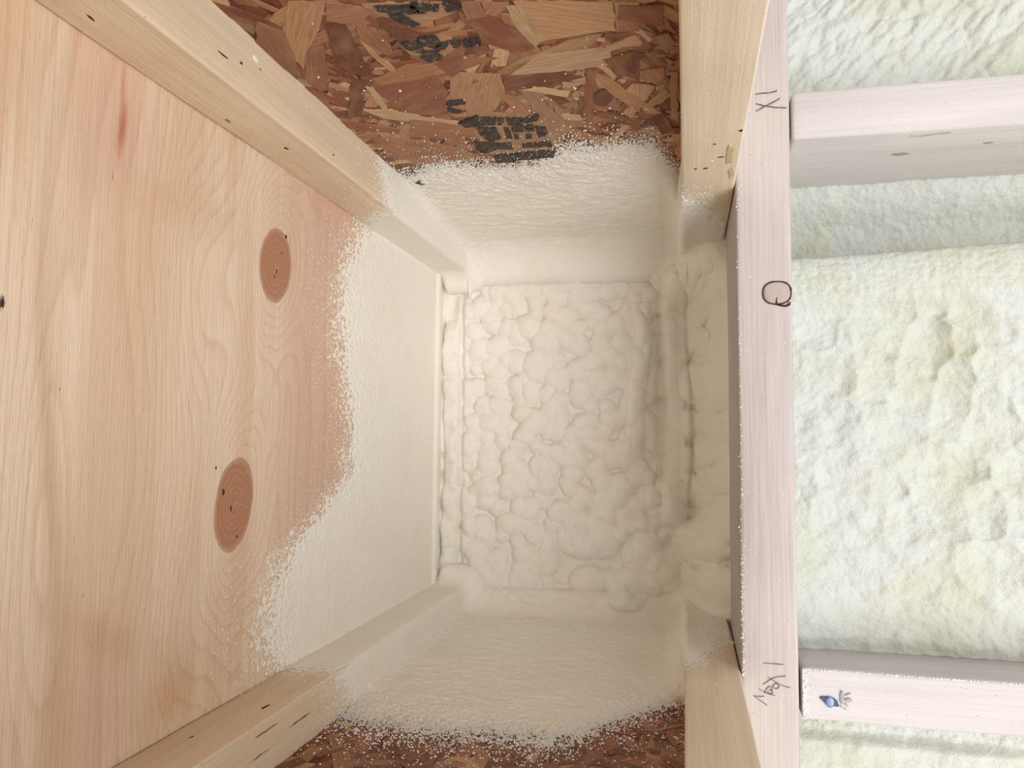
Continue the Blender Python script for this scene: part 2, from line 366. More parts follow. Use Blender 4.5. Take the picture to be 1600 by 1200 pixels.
INK= [[(-164.7,376.2),(-144.2,379.1),(-139.5,388.4),(-151.1,386.7),(-164.6,381.7)],[(-144.5,377.7),(-133.4,380.0),(-135.6,386.4),(-145.5,387.1)],[(-133.9,381.3),(-129.2,381.6),(-131.9,388.6),(-134.5,388.0)],[(-127.5,381.2),(-117.2,383.4),(-118.9,389.2),(-127.2,390.2)],[(-160.6,383.9),(-151.8,388.6),(-146.3,398.5),(-150.4,400.6),(-158.4,393.0)],[(-164.9,416.4),(-153.3,415.6),(-153.8,427.0),(-157.7,430.4),(-163.2,423.4)],[(-152.8,414.1),(-141.3,413.3),(-141.1,423.0),(-145.9,427.0),(-153.3,420.4)],[(-144.3,422.3),(-135.6,419.3),(-138.8,426.8),(-146.1,430.3)],[(-135.6,419.3),(-128.5,421.5),(-132.5,428.9),(-134.7,427.6)],[(-127.3,420.2),(-118.0,420.5),(-118.7,429.3),(-128.1,429.0)],[(-156.9,428.1),(-146.4,428.5),(-144.5,439.3),(-154.7,442.5),(-158.3,434.7)],[(-161.1,497.3),(-149.1,497.6),(-149.5,504.2),(-163.8,505.8)],[(-164.5,508.0),(-159.3,511.4),(-153.0,516.2),(-161.4,518.1),(-166.2,513.5)],[(-164.3,534.9),(-146.2,523.6),(-149.4,543.0),(-161.4,543.2)],[(-145.5,528.7),(-134.2,529.7),(-137.5,542.9),(-148.4,543.3)],[(-133.5,531.1),(-129.0,532.0),(-132.4,543.9),(-136.0,543.2)],[(-127.5,532.3),(-115.6,534.7),(-117.6,544.3),(-128.6,546.0)],[(-116.6,539.5),(-109.7,531.1),(-101.8,532.7),(-105.6,541.8),(-115.6,544.8)],[(-152.1,545.1),(-138.7,547.8),(-139.6,569.3),(-145.2,573.9),(-150.6,572.8),(-154.5,558.0)],[(-132.6,549.1),(-129.5,549.7),(-131.1,571.1),(-135.3,570.2)],[(-126.6,546.4),(-118.2,546.8),(-119.8,559.6),(-128.4,559.2)],[(-116.6,547.1),(-115.6,547.3),(-117.2,560.1),(-118.2,559.9)],[(-114.6,547.5),(-112.6,547.9),(-114.1,560.8),(-116.5,560.3)],[(-111.5,548.1),(-110.3,548.4),(-111.7,559.9),(-113.1,559.6)],[(-109.0,551.2),(-101.8,555.3),(-102.5,568.5),(-110.6,573.8),(-109.9,561.6)],[(-119.3,565.1),(-114.6,566.1),(-116.2,574.1),(-119.9,573.3)],[(-128.2,563.3),(-125.1,564.0),(-126.1,573.5),(-129.3,572.8)],[(-162.1,573.4),(-147.0,576.4),(-148.3,590.9),(-161.7,597.5),(-164.9,587.6)],[(-146.6,579.4),(-134.0,579.0),(-136.1,593.4),(-147.2,591.2)],[(-126.0,583.5),(-103.3,582.3),(-103.1,594.0),(-126.7,592.3)],[(-153.4,602.3),(-138.1,602.2),(-139.9,621.1),(-155.8,621.2)],[(-138.1,602.2),(-115.7,600.5),(-118.0,618.9),(-138.1,618.2)],[(-115.7,600.5),(-101.9,600.3),(-106.1,618.1),(-117.4,615.8)]]
PEN1= [[(54.9, -271.1), (59.5, -271.6), (65.2, -271.5), (71.1, -272.5)], [(55.0, -257.4), (58.3, -259.1), (62.7, -261.3), (68.9, -264.1), (71.5, -265.4), (72.7, -266.6)], [(55.1, -263.8), (57.9, -262.5), (62.2, -261.2), (67.9, -259.7), (72.6, -258.9), (77.8, -258.3)]]
PEN2= [[(54.6, 163.9), (61.8, 164.0), (69.5, 164.0)], [(57.6, 173.6), (62.3, 176.4), (66.9, 178.8), (73.6, 180.4)], [(54.4, 179.6), (58.9, 176.0), (63.7, 173.5), (70.7, 172.2)], [(51.3, 182.8), (56.0, 185.2), (62.8, 186.9)], [(55.4, 185.9), (56.8, 182.4), (59.5, 180.4), (60.8, 182.1), (58.8, 183.6), (60.5, 182.8), (61.1, 184.8), (59.1, 185.7), (57.4, 184.1)], [(61.5, 179.2), (63.6, 178.0), (65.6, 178.9), (65.2, 181.0), (63.2, 181.9), (61.5, 180.6), (61.9, 179.2)], [(47.5, 188.1), (52.6, 191.4), (57.3, 194.4)], [(47.5, 188.1), (50.6, 188.4), (55.7, 187.9)]]

# ---------------------------------------------------------------- measured planes (mm)
UP = -291.5                     # underside of the plywood
UF = -250.                      # underside of the top flange
VT, VB = -199., 171.            # inner flange faces of the two joists
WTV, WBV = -237., 205.          # web faces
UB0, UB1 = -2., 38.5            # bottom flange
DF = 611.                       # front of the wall frame
DR = 865.                       # foam face on the rim board
PLYB = [(-196, 650), (-160, 617), (-117, 600), (-68, 609), (-19, 631), (31, 628), (60, 581), (80, 531), (100, 509), (124, 498), (152, 503), (172, 522)]
def edge_d(tab, x):
    a = np.array(tab, float); i = np.argsort(a[:, 0]); return np.interp(x, a[i, 0], a[i, 1])
WB = [(u, d*.98) for u, d in WB]

# ---------------------------------------------------------------- ceiling: plywood subfloor
def make_ply():
    lv = np.unique(np.concatenate([np.linspace(-1500, -260, 20), np.arange(-260, 241, 2.), np.linspace(240, 1500, 20)]))
    ld = np.unique(np.concatenate([np.linspace(-1500, 180, 28), np.arange(180, 720, 1.6), np.linspace(720, 920, 8)]))
    V_, D_ = np.meshgrid(lv, ld, indexing='ij')
    wx = 14*fbm(V_/160., D_/45., 5, 3); wy = 10*fbm(V_/120., D_/40., 9, 3)
    v = V_+wx; d = D_+wy
    # growth surface: gentle slope + knots and cathedral peaks; its contours are the grain
    h = .030*d + 1.5*fbm(V_/600., D_/60., 21, 4)
    knots = ((-125., 501.5, 27., 21.5, 0.10), (44.5, 459., 30., 21.5, 0.12))
    kf = np.zeros_like(V_)
    for kv, kd, rv, rd, sk in knots:
        x = (V_-kv); y = (D_-kd) + sk*x
        rho = np.sqrt((x/rv)**2 + (y/rd)**2)
        h = h + 3.6*np.exp(-(np.sqrt((x/1.9/rv)**2 + (y/(1.35*rd))**2)-.2)**2*.9)
        kf = np.maximum(kf, np.clip(1-rho*.5 + .03*fbm(V_/8, D_/8, 3, 2), 0, 1))
    h = h + 1.2*gau(v, d, -55, 418, 60, 22) + 1.0*gau(v, d, -15, 505, 30, 12) + 1.7*gau(v, d, 125, 400, 62, 40) \
          + 1.5*gau(v, d, -110, 420, 60, 45) + 1.4*gau(v, d, 60, 300, 120, 22)
    # colour of the veneer
    base = np.array([.74, .545, .385]); pink = np.array([.715, .475, .365]); pale = np.array([.81, .655, .495])
    brown = np.array([.64, .40, .24]); red = np.array([.46, .115, .05])
    f = sm(-.22, .25, fbm(V_/260., D_/26., 33, 4) + .35*fbm(V_/120., D_/5., 35, 2))[..., None]
    c = base*(1-f) + pale*f
    def put(col, m):
        nonlocal c
        m = np.clip(m, 0, 1)[..., None]; c = c*(1-m) + col*m
    put(pink, .75*sm(470, 600, D_ + 30*fbm(V_/100, D_/30, 41, 3)))
    put(pale, .7*gau(v, d, -110, 430, 40, 22)); put(pale, .6*gau(v, d, -15, 395, 90, 16)); put(pale, .5*gau(v, d, 100, 420, 25, 12))
    put(pink, .6*gau(v, d, -165, 340, 45, 28)); put(red, .85*gau(V_, D_+.10*V_, -163, 342-16.3, 15, 3.2)); put(red, .5*gau(V_, D_, -186, 341, 14, 1.5))
    put(pink, .8*gau(v, d, 140, 345, 45, 22)); put(brown, .8*gau(v, d, 150, 402, 20, 24)); put(brown, .65*gau(v-.5*(d-350), d, 103, 352, 12, 34)); put(pale, .5*gau(v, d, 120, 375, 30, 7)); put(brown, .5*gau(v, d, 135, 318, 40, 7)); put(pink*.93, .45*gau(v, d, -20, 560, 200, 40))
    put(brown, .30*gau(v, d, -135, 400, 14, 60)); put(brown, .25*gau(v, d, -110, 365, 25, 8)); put(brown, .30*gau(v, d, -165, 268, 60, 6))
    put(np.array([.58, .40, .26]), .6*gau(V_, D_, 10, 304 + 10*np.sin(V_/60.), 220, 5))
    dark = .60*gau(V_, D_, -57, 275, 9, 3.4)
    for (a, b, r) in ((-21.6, 309, 1.3), (-136, 509, 1.6), (-114, 541, 1.1), (20, 437, 1.5), (-143, 530, 1.0), (47, 455, 1.8), (36, 446, 2.2), (-121, 503, 1.8), (-116, 500, 1.4), (66, 463, 1.5), (-150, 515, 2)):
        dark = dark + .8*gau(V_, D_, a, b, r*1.5, r)
    for (a0, a1, b, w) in ((-126, -79, 368.5, .35), (-60, 0, 365, .25), (-190, -120, 337, .2), (60, 120, 330, .2)):
        dark = dark + .62*sm(a0-4, a0+4, V_)*(1-sm(a1-4, a1+4, V_))*np.exp(-((D_-b-2*fbm(V_/40, D_*0, 4, 2))/ (w*2))**2)
    P = W(UP, V_, D_); Q = W(UP-18, V_, D_)
    vv, q, fc = body(P, Q)
    n = len(vv)-V_.size
    pad = lambda a: np.concatenate([a.ravel(), np.zeros(n)])
    tint = np.concatenate([np.concatenate([c.reshape(-1, 3), np.tile(base, (n, 1))]), np.ones((len(vv), 1))], 1)
    o = mesh_obj('ceiling', vv, fc, M_PLY, quads=q, origin=W(UP, 0, 0), smooth=False, attrs=dict(phase=pad(h*2.6), knot=pad(kf), dark=pad(dark), tint=tint))
    tag(o, 'knotty fir plywood subfloor seen from below, on the left of the photo', 'ceiling', kind='structure')
make_ply()

# ---------------------------------------------------------------- joists
SR = dict(d=(.20, .075, .045), r=(.30, .115, .065), m=(.42, .20, .11), t=(.54, .31, .165), l=(.66, .43, .26), g=(.38, .215, .135))
def flakes(side, vf, given, seed, zone):
    """overlapping wood strands pressed into the web; side=+1: face looks to +v, -1: to -v"""
    rnd = np.random.RandomState(seed); V = []; Q = []; F = []; C = []; A = []; n = 0
    polys = []
    u0, u1, d0, d1 = zone
    N = int((u1-u0)*(d1-d0)/110)
    for i in range(N):
        cu, cd = rnd.uniform(u0, u1), rnd.uniform(d0, d1); L = rnd.gamma(4, 7)+8; wd = rnd.uniform(3, 13); a = rnd.uniform(0, math.pi)
        if rnd.rand() < .5: a = rnd.normal(.5*math.pi, .6)
        pts = []
        k = 4
        for s, (x0, x1) in ((1, (-1, 1)), (-1, (1, -1))):
            for j in range(k):
                x = x0+(x1-x0)*j/(k-1); pts.append((x*L/2 + rnd.normal(0, 1.6), s*wd/2*(1-.25*rnd.rand()) + rnd.normal(0, .5)))
        ca, sa = math.cos(a), math.sin(a)
        pp = [(cu+x*ca-y*sa, cd+x*sa+y*ca) for x, y in pts]
        key = rnd.choice(list('ddrrrmmtlg') if side > 0 else list('dddrrrrmmtg'))
        polys.append((key, pp, a, rnd.uniform(0, 1.)))
    for i, (key, pp) in enumerate(given):
        p = np.array(pp, float); cc = p.mean(0); q = p-cc; w, e = np.linalg.eigh(q.T@q); dr = e[:, 1]
        dense = []
        for j in range(len(p)):                # rough up the outline a little
            a_, b_ = p[j], p[(j+1) % len(p)]; m = max(1, int(np.linalg.norm(b_-a_)/7))
            for s in range(m): dense.append(a_+(b_-a_)*s/m + rnd.normal(0, .45, 2))
        polys.append((key, [tuple(x) for x in dense], math.atan2(dr[1], dr[0]), 1.15+.012*i))
    for key, pp, a, hgt in polys:
        p = np.array(pp); p[:, 0] = np.clip(p[:, 0], u0-3, u1+3)
        cc = p.mean(0); ca, sa = math.cos(a), math.sin(a)
        tl = rnd.normal(0, .006, 2) if hgt < 1.1 else rnd.normal(0, .0008, 2)
        z = hgt + (p-cc)@tl
        z = np.maximum(z, .05)
        m = len(p); top = W(p[:, 0], vf+side*z, p[:, 1]); bot = W(p[:, 0], vf+side*(z*0-.4), p[:, 1])
        V += [top, bot]; idx = list(range(n, n+m)); F.append(idx if side > 0 else idx[::-1])
        for j in range(m):
            jn = (j+1) % m; F.append([n+j, n+m+j, n+m+jn, n+jn])
        col = np.array(SR[key])*(1+rnd.normal(0, .10))*np.array([1, 1+rnd.normal(0, .04), 1+rnd.normal(0, .06)])
        C.append(np.tile(np.append(np.clip(col, .01, .9), 1), (2*m, 1)))
        q = p-cc; al = np.stack([(q[:, 0]*ca+q[:, 1]*sa)/1000., (-q[:, 0]*sa+q[:, 1]*ca)/1000., np.full(m, rnd.rand()*3)], -1)
        A += [al, al]; n += 2*m
    return np.concatenate(V), F, np.concatenate(C), np.concatenate(A)

def make_joist(side, vin, vweb, given, seed, label):
    """side=+1: joist whose bay face looks to +v"""
    d0, d1 = -1500., 890.
    vout = vin - side*89; vw2 = vweb - side*10
    r = root('floor_joist', UB1, (vin+vout)/2, d0, label, 'joist', None)
    lo, hi = min(vin, vout), max(vin, vout)
    fin = (230, 700, 12)
    board_obj('top_flange', M_FLANGE, r, u0=UP+.6, u1=UF, v0=lo, v1=hi, d0=d0, d1=d1, fd=fin, seed=seed, r=1.8, wob=1.0)
    board_obj('bottom_flange', M_BFLANGE, r, u0=UB0, u1=UB1, v0=lo, v1=hi, d0=d0, d1=d1, fd=fin, seed=seed+2, r=2.0, wob=.6)
    w = board_obj('web', M_CORE, r, u0=UF-8, u1=UB0+8, v0=min(vweb, vw2), v1=max(vweb, vw2), d0=d0, d1=d1, seed=seed+4, r=.5, wob=.2, step=400)
    tag(w, 'reddish brown OSB web of the joist')
    v_, f_, c_, a_ = flakes(side, vweb, given, seed, (UF-3, UB0+3, 190, 760))
    s = mesh_obj('strand_face', v_, f_, M_OSB, w, smooth=False, attrs=dict(strand=c_, along=a_))
    tag(s, kind='stuff')
    return r, w, s

jt, wt, st_ = make_joist(1, VT, WTV, FLK, 11, 'top')
tag(jt, 'I-joist with smudged black printing on its reddish OSB web, along the photo top')
jb, wb, sb_ = make_joist(-1, VB, WBV, [], 29, 'bottom')
tag(jb, 'I-joist with unprinted reddish OSB web and tan flanges, along the photo bottom')

# worn printing on the top joist's web
def ink(polys):
    V = []; F = []; n = 0; rnd = np.random.RandomState(4)
    for pp in polys:
        p = np.array(pp, float); dn = []
        for j in range(len(p)):
            a_, b_ = p[j], p[(j+1) % len(p)]; m = max(1, int(np.linalg.norm(b_-a_)/1.6))
            for s in range(m): dn.append(a_+(b_-a_)*s/m + rnd.normal(0, .35, 2))
        dn = np.array(dn); m = len(dn)
        V += [W(dn[:, 0], WTV+2.35, dn[:, 1]), W(dn[:, 0], WTV+.9, dn[:, 1])]
        F.append(list(range(n, n+m)))
        for j in range(m): F.append([n+j, n+m+j, n+m+(j+1) % m, n+(j+1) % m])
        n += 2*m
    return np.concatenate(V), F
for a, b in ((0, 5), (5, 11), (11, len(INK))):
    v_, f_ = ink(INK[a:b]); mesh_obj('printed_stamp', v_, f_, M_INK, wt, smooth=False)
v_, f_ = ink([[(-242, 655), (-236, 650), (-230, 662), (-226, 680), (-234, 678)]]); mesh_obj('printed_stamp', v_, f_, M_INK, wt, smooth=False)

# small things on wood: strokes, knots
def stroke(pts, d, w=.45, h=.25, close=False):
    """a thin ridge of pencil lead along a line on the plane facing the room"""
    p = np.array(pts, float); dn = []
    for j in range(len(p)-1):
        m = 6
        p0 = p[max(j-1, 0)]; p1 = p[j]; p2 = p[j+1]; p3 = p[min(j+2, len(p)-1)]
        for s in range(m):
            t = s/m; dn.append(.5*((2*p1)+(-p0+p2)*t+(2*p0-5*p1+4*p2-p3)*t*t+(-p0+3*p1-3*p2+p3)*t**3))
    dn.append(p[-1]); dn = np.array(dn); g = np.gradient(dn, axis=0); g /= np.maximum(np.linalg.norm(g, axis=1, keepdims=True), 1e-6)
    nrm = np.stack([-g[:, 1], g[:, 0]], 1); m = len(dn)
    ww = w*(.7+.6*vnoise(np.arange(m)/4., np.zeros(m), 5))[:, None]; ww[0] *= .4; ww[-1] *= .4
    a = dn-nrm*ww/2; b = dn+nrm*ww/2
    V = np.concatenate([W(a[:, 0], a[:, 1], d+.3), W(a[:, 0], a[:, 1], d-h), W(b[:, 0], b[:, 1], d-h), W(b[:, 0], b[:, 1], d+.3)])
    q = []
    for j in range(m-1):
        for r_ in range(3): q.append([r_*m+j, r_*m+j+1, (r_+1)*m+j+1, (r_+1)*m+j])
    return V, np.array(q)
def strokes(lines, d, **k):
    V = []; Q = []; n = 0
    for l in lines:
        v, q = stroke(l, d, **k); V.append(v); Q.append(q+n); n += len(v)
    return np.concatenate(V), np.concatenate(Q)
def disc(cu, cv, ru, rv, fn, k=2., rot=0., seg=28, rings=5, dome=.3, flat=None, jag=.0, seed=3):
    """an oval plug; fn(a, b, h) puts it on its surface at height h"""
    t = np.linspace(0, 2*math.pi, seg, endpoint=False); V = []; Q = []; F = []
    rj = 1+jag*(vnoise(np.cos(t)*2+5, np.sin(t)*2+5, seed)-.5)*2
    x = np.sign(np.cos(t))*np.abs(np.cos(t))**(2/k)*ru*rj; y = np.sign(np.sin(t))*np.abs(np.sin(t))**(2/k)*rv*rj
    x, y = x*math.cos(rot)-y*math.sin(rot), x*math.sin(rot)+y*math.cos(rot)
    for i in range(rings+1):
        s = 1-i/(rings+.6); h = dome*(1-s**4)+.05
        V.append(fn(cu+x*s, cv+y*s, np.full(seg, h)))
    V.append(fn(cu+x, cv+y, np.full(seg, -.6)))
    n = seg
    for i in range(rings):
        for j in range(n): Q.append([i*n+j, i*n+(j+1) % n, (i+1)*n+(j+1) % n, (i+1)*n+j])
    for j in range(n): Q.append([(rings+1)*n+j, (rings+1)*n+(j+1) % n, (j+1) % n, j])
    return np.concatenate(V), np.array(Q), [list(range(rings*n, rings*n+n))]

# ---------------------------------------------------------------- wall frame
PD = 140.
plate = root('top_plate', 80, 0, DF, 'pinkish wooden top plate with a round knot and pencil marks, standing upright in the photo', 'lumber')
board_obj('plate_board', M_PLATE, plate, u0=39.2, u1=79.8, v0=-1500, v1=1500, d0=DF, d1=DF+PD, r=3.0, fv=(-480, 420, 8), seed=51, wob=.7)
front = lambda a, b, h: W(a, b, DF-h)
v_, q_, f_ = disc(68.6, -113.6, 10.2, 8.6, front, k=2.6, dome=.5, jag=.05); kn = tag(mesh_obj('knot', v_, f_, M_KNOT, plate, quads=q_), 'oval knot with a dark bark ring')
ring_t = np.linspace(.2, 2*math.pi+.2, 30)
ring = [(68.6+10.3*math.copysign(abs(math.cos(t))**.8, math.cos(t)), -113.6+8.7*math.copysign(abs(math.sin(t))**.8, math.sin(t))) for t in ring_t]
v_, q_ = strokes([ring, [(68.6, -110), (68, -107.5), (68.4, -105)], [(66, -105), (70, -104), (75, -103.6), (78.5, -106)], [(69, -104.2), (74, -103), (78.3, -104.4)]], DF-.4, w=.9, h=.3)
mesh_obj('bark_ring', v_, None, M_BARK, kn, quads=q_)
v_, q_ = strokes(PEN1, DF-.5, w=.6); tag(mesh_obj('pencil_mark', v_, None, M_PENCIL, plate, quads=q_), 'pencilled X with a line above it')
v_, q_ = strokes(PEN2, DF-.5, w=.3); tag(mesh_obj('pencil_mark', v_, None, M_PENCIL, plate, quads=q_), 'pencilled letters and a line')

def stud(vc0, vc1, label, seed, mat):
    r = root('wall_stud', 2300, (vc0+vc1)/2, DF, label, 'stud')
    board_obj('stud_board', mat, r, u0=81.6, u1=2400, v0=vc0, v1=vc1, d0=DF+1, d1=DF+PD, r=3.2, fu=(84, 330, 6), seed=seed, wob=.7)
    return r
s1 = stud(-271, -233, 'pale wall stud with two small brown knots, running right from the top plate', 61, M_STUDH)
s2 = stud(165.5, 203, 'whitish wall stud with a blue nail head near the top plate', 71, M_STUD)
sidef = lambda a, b, h: W(a, -233+h, b)
for (a, b, ru, rd, jg) in ((171, 660, 7.5, 3.6, .15), (231, 648, 4.2, 2.2, .2)):
    v_, q_, f_ = disc(a, b, ru, rd, sidef, dome=.2, jag=jg); k_ = mesh_obj('knot', v_, f_, M_KNOT, s1, quads=q_)
def strokes_side(lines, v, side, **k):
    V, q = strokes([[(u, d) for u, d in l] for l in lines], 0, **k)
    # strokes() lays lines on d=0; turn them onto the side face
    u = (ZC-V[:, 2])*1000; vv = -V[:, 0]*1000; dd = V[:, 1]*1000
    return W(u, v-side*dd, vv), q
v_, q_ = strokes_side([[(168, 620), (176, 622), (186, 620), (196, 619)]], -233, 1, w=1.3, h=.5); mesh_obj('split', v_, None, M_KNOT, s1, quads=q_)
# nail in the lower stud
v_, q_, f_ = disc(101.3, 188.6, 7.5, 3.0, front, k=1.5, dome=.12, jag=.3, rot=.25); tag(mesh_obj('hammer_dent', v_, f_, M_DENT, s2, quads=q_), 'dark bruise around the nail')
v_, q_, f_ = disc(100.8, 188.4, 3.0, 3.9, lambda a, b, h: W(a, b, DF-h-.6), dome=.7); tag(mesh_obj('nail', v_, f_, M_NAIL, s2, quads=q_), 'blue nail head')
for (a, b, ru, rv, ro) in ((109.2, 184.5, 1.6, 4.2, .08), (111.6, 186.6, 1.3, .6, .5), (113.9, 186.0, 1.9, 1.5, .3), (113.8, 181.8, 1.5, .45, -.3), (111.8, 182.9, .8, .4, -.3), (112.0, 189.6, 1.3, .4, .8), (108.6, 191.2, .8, .4, .9), (111.2, 192.6, .9, .35, .5)):
    v_, q_, f_ = disc(a, b, ru, rv, front, dome=.06, jag=.35, rot=ro, seed=int(a)); mesh_obj('scuff', v_, f_, M_GREY, s2, quads=q_)
side2 = lambda a, b, h: W(a, 165.5-h, b)
for (a, b, ru, rd, ro) in ((96.5, 674, 4.2, 3.2, .6), (99, 649, 5.2, 2.8, -.1), (110, 671, 3.4, .9, .2), (112, 645, 4.2, .8, .1), (105, 655, 1.2, 4, .1)):
    v_, q_, f_ = disc(a, b, ru, rd, side2, dome=.05, jag=.45, rot=ro, k=1.6, seed=int(b)); mesh_obj('gouge', v_, f_, M_BARK if ru > 3.3 else M_DENT, s2, quads=q_)

# amber resin streaks and black nicks on the upper joist's bottom flange
inf = lambda a, b, h: W(a, VT+h+.3, b)
for (a, b, ru, rd) in ((31, 540, 2.6, 20), (34, 580, 2.2, 12)):
    v_, q_, f_ = disc(a, b, ru, rd, inf, dome=.15, jag=.4, seed=int(b)); mesh_obj('resin_streak', v_, f_, M_PITCH, jt, quads=q_)
for (a, b, ru, rd) in ((15, 566, 1.8, .8), (25, 545, 1.6, .7), (31, 548, 1.3, 1.2), (8, 566, 1.0, .9), (20, 520, .9, .6), (36, 500, 1.2, 1.5)):
    v_, q_, f_ = disc(a, b, ru, rd, inf, dome=.1, jag=.5, seg=10, rings=2, seed=int(b)); mesh_obj('nick', v_, f_, M_BARK, jt, quads=q_)

# knots, checks and bits of bark on the top flanges
def on_face(v, side): return lambda a, c, hh: W(a, v+side*hh, c)
und = lambda a, c, hh: W(UF+hh, a, c)
for J, v, side, L in ((jt, VT, 1, ((-281, 416, 3.2, 9, .2), (-268, 470, 1.2, 2.4, 0), (-276, 300, .9, 3.5, .2))),
                      (jb, VB, -1, ((-262, 455, 1.0, 5, 0), (-276, 400, .8, 3, 0)))):
    for a, c, ru, rd, ro in L:
        v_, q_, f_ = disc(a, c, ru, rd, on_face(v, side), dome=.12, jag=.35, rot=ro, seed=int(c)); mesh_obj('knot' if ru > 2 else 'nick', v_, f_, M_BROWN if ru > 2 else M_BARK, J, quads=q_)
for J, L in ((jt, ((-212, 368, .6, 4), (-216, 385, .8, 1.6), (-222, 405, .8, .9), (-206, 505, .7, 1.6))), (jb, ((174, 372, 2.0, 5), (178, 436, .7, 12), (190, 430, .5, 8), (186, 478, .6, 12)))):
    for a, c, rv, rd in L:
        v_, q_, f_ = disc(a, c, rv, rd, und, dome=.15, jag=.5, seed=int(c)); mesh_obj('nick', v_, f_, M_BROWN if J is jb else M_BARK, J, quads=q_)
v_, q_, f_ = disc(-226, 400, 2.2, 3, und, dome=.6, jag=.2); mesh_obj('foam_blob', v_, f_, M_SPECK, jt, quads=q_)

# ---------------------------------------------------------------- spray foam in the joist bay
def rim_h(U, V):
    """how far the foam stands out of the rim board (mm towards the room)"""
    h = 7*fbm(U/80., V/80., 2, 3)
    big = bubbles(U, V, 33, 3); small = bubbles(U+200, V, 17.5, 8, .58, .92)
    wbig = sm(60, 140, V)*sm(-230, -120, U)
    lump = small*13*(1-.7*wbig) + big*(4 + 13*wbig)
    lump = lump + 1.8*bubbles(U+90, V+40, 10, 17)*sm(-.1, .15, fbm(U/50., V/50., 18, 2))
    fade = sm(WTV+18, WTV+75, V + 14*fbm(U/40., V/40., 19, 3))
    h = h + lump*(.40+.60*fade) + 9*(1-fade)
    mid = sm(-70, -50, U)*(1-sm(-5, 5, U))                       # smoother skin right of the middle
    h = h*(1-.30*mid)
    def ridge(cu, r, v0, v1, hh, k, wob=3):
        c = cu + wob*np.sin(V/37.+k) + 2.5*fbm(V/13., V*0, k, 2)
        x = np.clip(np.abs(U-c)/r, 0, 1.3)
        prof = np.clip(1-x*x, 0, 1)**.75
        bead = 1. if k != 1 else .62+.38*np.abs(np.sin(V/11.5+k+5*fbm(V/40, V*0, k+3, 2)))**.6
        return hh*prof*bead*sm(v0-18, v0+16, V)*(1-sm(v1-16, v1+18, V))
    keep = 1 - .85*np.exp(-((U+274)/11)**2)
    keep = keep*(1-.8*np.exp(-((U+12)/13)**2)*sm(-190, -160, V)*(1-sm(80, 110, V)))
    h = h*keep
    h = h + ridge(-273, 11, -142, 150, 13, 1, 1.8) - 4*np.exp(-((U+261)/3)**2)
    h = h + ridge(-11, 15, -190, 100, 16, 2) + ridge(-52, 11, -155, 5, 9, 5, 5)
    h = h - 5*gau(U, V, -29, -60, 6, 90)
    # the foam climbs towards the back of the top plate
    h = h + 92*np.clip((U+8)/54., 0, 1)**1.6*(.95+.30*fbm(V/55., U/30., 77, 3)) + 16*sm(34, 52, U) - 7*gau(U, V, 20, -40, 7, 95)
    h = h + 70*np.clip(1-np.hypot((U-34)/44., (V+205)/62.), 0, 1)**.8 + 30*np.clip(1-np.hypot((U+2)/30., (V+178)/26.), 0, 1)**.8
    bl = np.zeros_like(h)
    for cu, cv, r, a in ((14, 112, 30, 26), (32, 152, 30, 34), (-14, 150, 36, 20), (-50, 116, 32, 11), (-58, 160, 34, 10), (-20, 70, 28, 9), (36, 96, 22, 22)):
        wx = cu+9*fbm(V/24., U/24., 61, 3); wy = cv+9*fbm(V/24., U/24., 63, 3)
        q = np.clip(1-((U-wx)**2+(V-wy)**2)/r**2, 0, 1); bl = np.maximum(bl, a*q**.7) + .25*np.minimum(bl, a*q**.7)
    h = h + bl
    # bead along the lower joist
    x = np.clip(np.abs(V-(182+2*np.sin(U/30)))/8, 0, 1); h = h + 8*np.sqrt(1-x*x)*sm(-255, -235, U)*(1-sm(-60, -40, U))*(.8+.2*np.abs(np.sin(U/14.)))
    # rounded corners
    def fil(dist, R, w=1.):
        x = np.clip(R-dist, 0, R); return w*(R-np.sqrt(np.maximum(R*R-x*x, 0)))
    box = lambda a, c: np.hypot(np.maximum(a, 0), np.maximum(c, 0))
    f = [fil(V-(WTV+11), 46), fil((WBV-8)-V, 28), fil(U-UP-2, 4), fil(box(U-UF-2, V-VT-2), 24), fil(box(U-UF-2, VB-2-V), 22),
         fil(box(UB0-3-U, V-VT-3), 40), fil(box(UB0-3-U, VB-3-V), 34)]
    k_ = 5.
    h = h + k_*(np.log(sum(np.exp(np.minimum(x, 200)/k_) for x in f))-math.log(len(f)))
    h = np.where(h > 96, 96+22*(1-np.exp(-(h-96)/22.)), h)
    return h + .35*fbm(U/2.2, V/2.2, 55, 3)
def sheet(nu, nv, fn):
    return fn(*np.meshgrid(nu, nv, indexing='ij'))
parts = []
U_, V_ = np.meshgrid(np.arange(-294, 62, 1.0), np.arange(-234, 203, 1.0), indexing='ij')
P = W(U_, V_, DR+22-rim_h(U_, V_)); Q = W(U_, V_, 895)
parts.append(body(P, Q))

FD = np.unique(np.concatenate([np.arange(480, 720, .9), np.arange(720, 893, 1.6)]))
def film(s, a, b, k, tmax, slope=.05, grain=1.1):
    """thickness of foam at signed distance s (mm) inside the sprayed zone; flecked where it thins out"""
    s = s + 16*fbm(a/26., b/26., k, 4) + 10*fbm(a/5., b/5., k+5, 3)
    t = np.clip(s*slope, -2.0, None); t = tmax*(1-np.exp(-np.maximum(t, 0)/tmax)) + np.minimum(t, 0)*.55
    g = (vnoise(a/1.25, b/1.25, k+9) + vnoise(a/2.3, b/2.3, k+11) - 1)
    g = g*grain*np.exp(-np.maximum(s-12, 0)/30.) + .25*grain*(vnoise(a/1.8, b/1.8, k+2)-.5)
    return t + g - .05
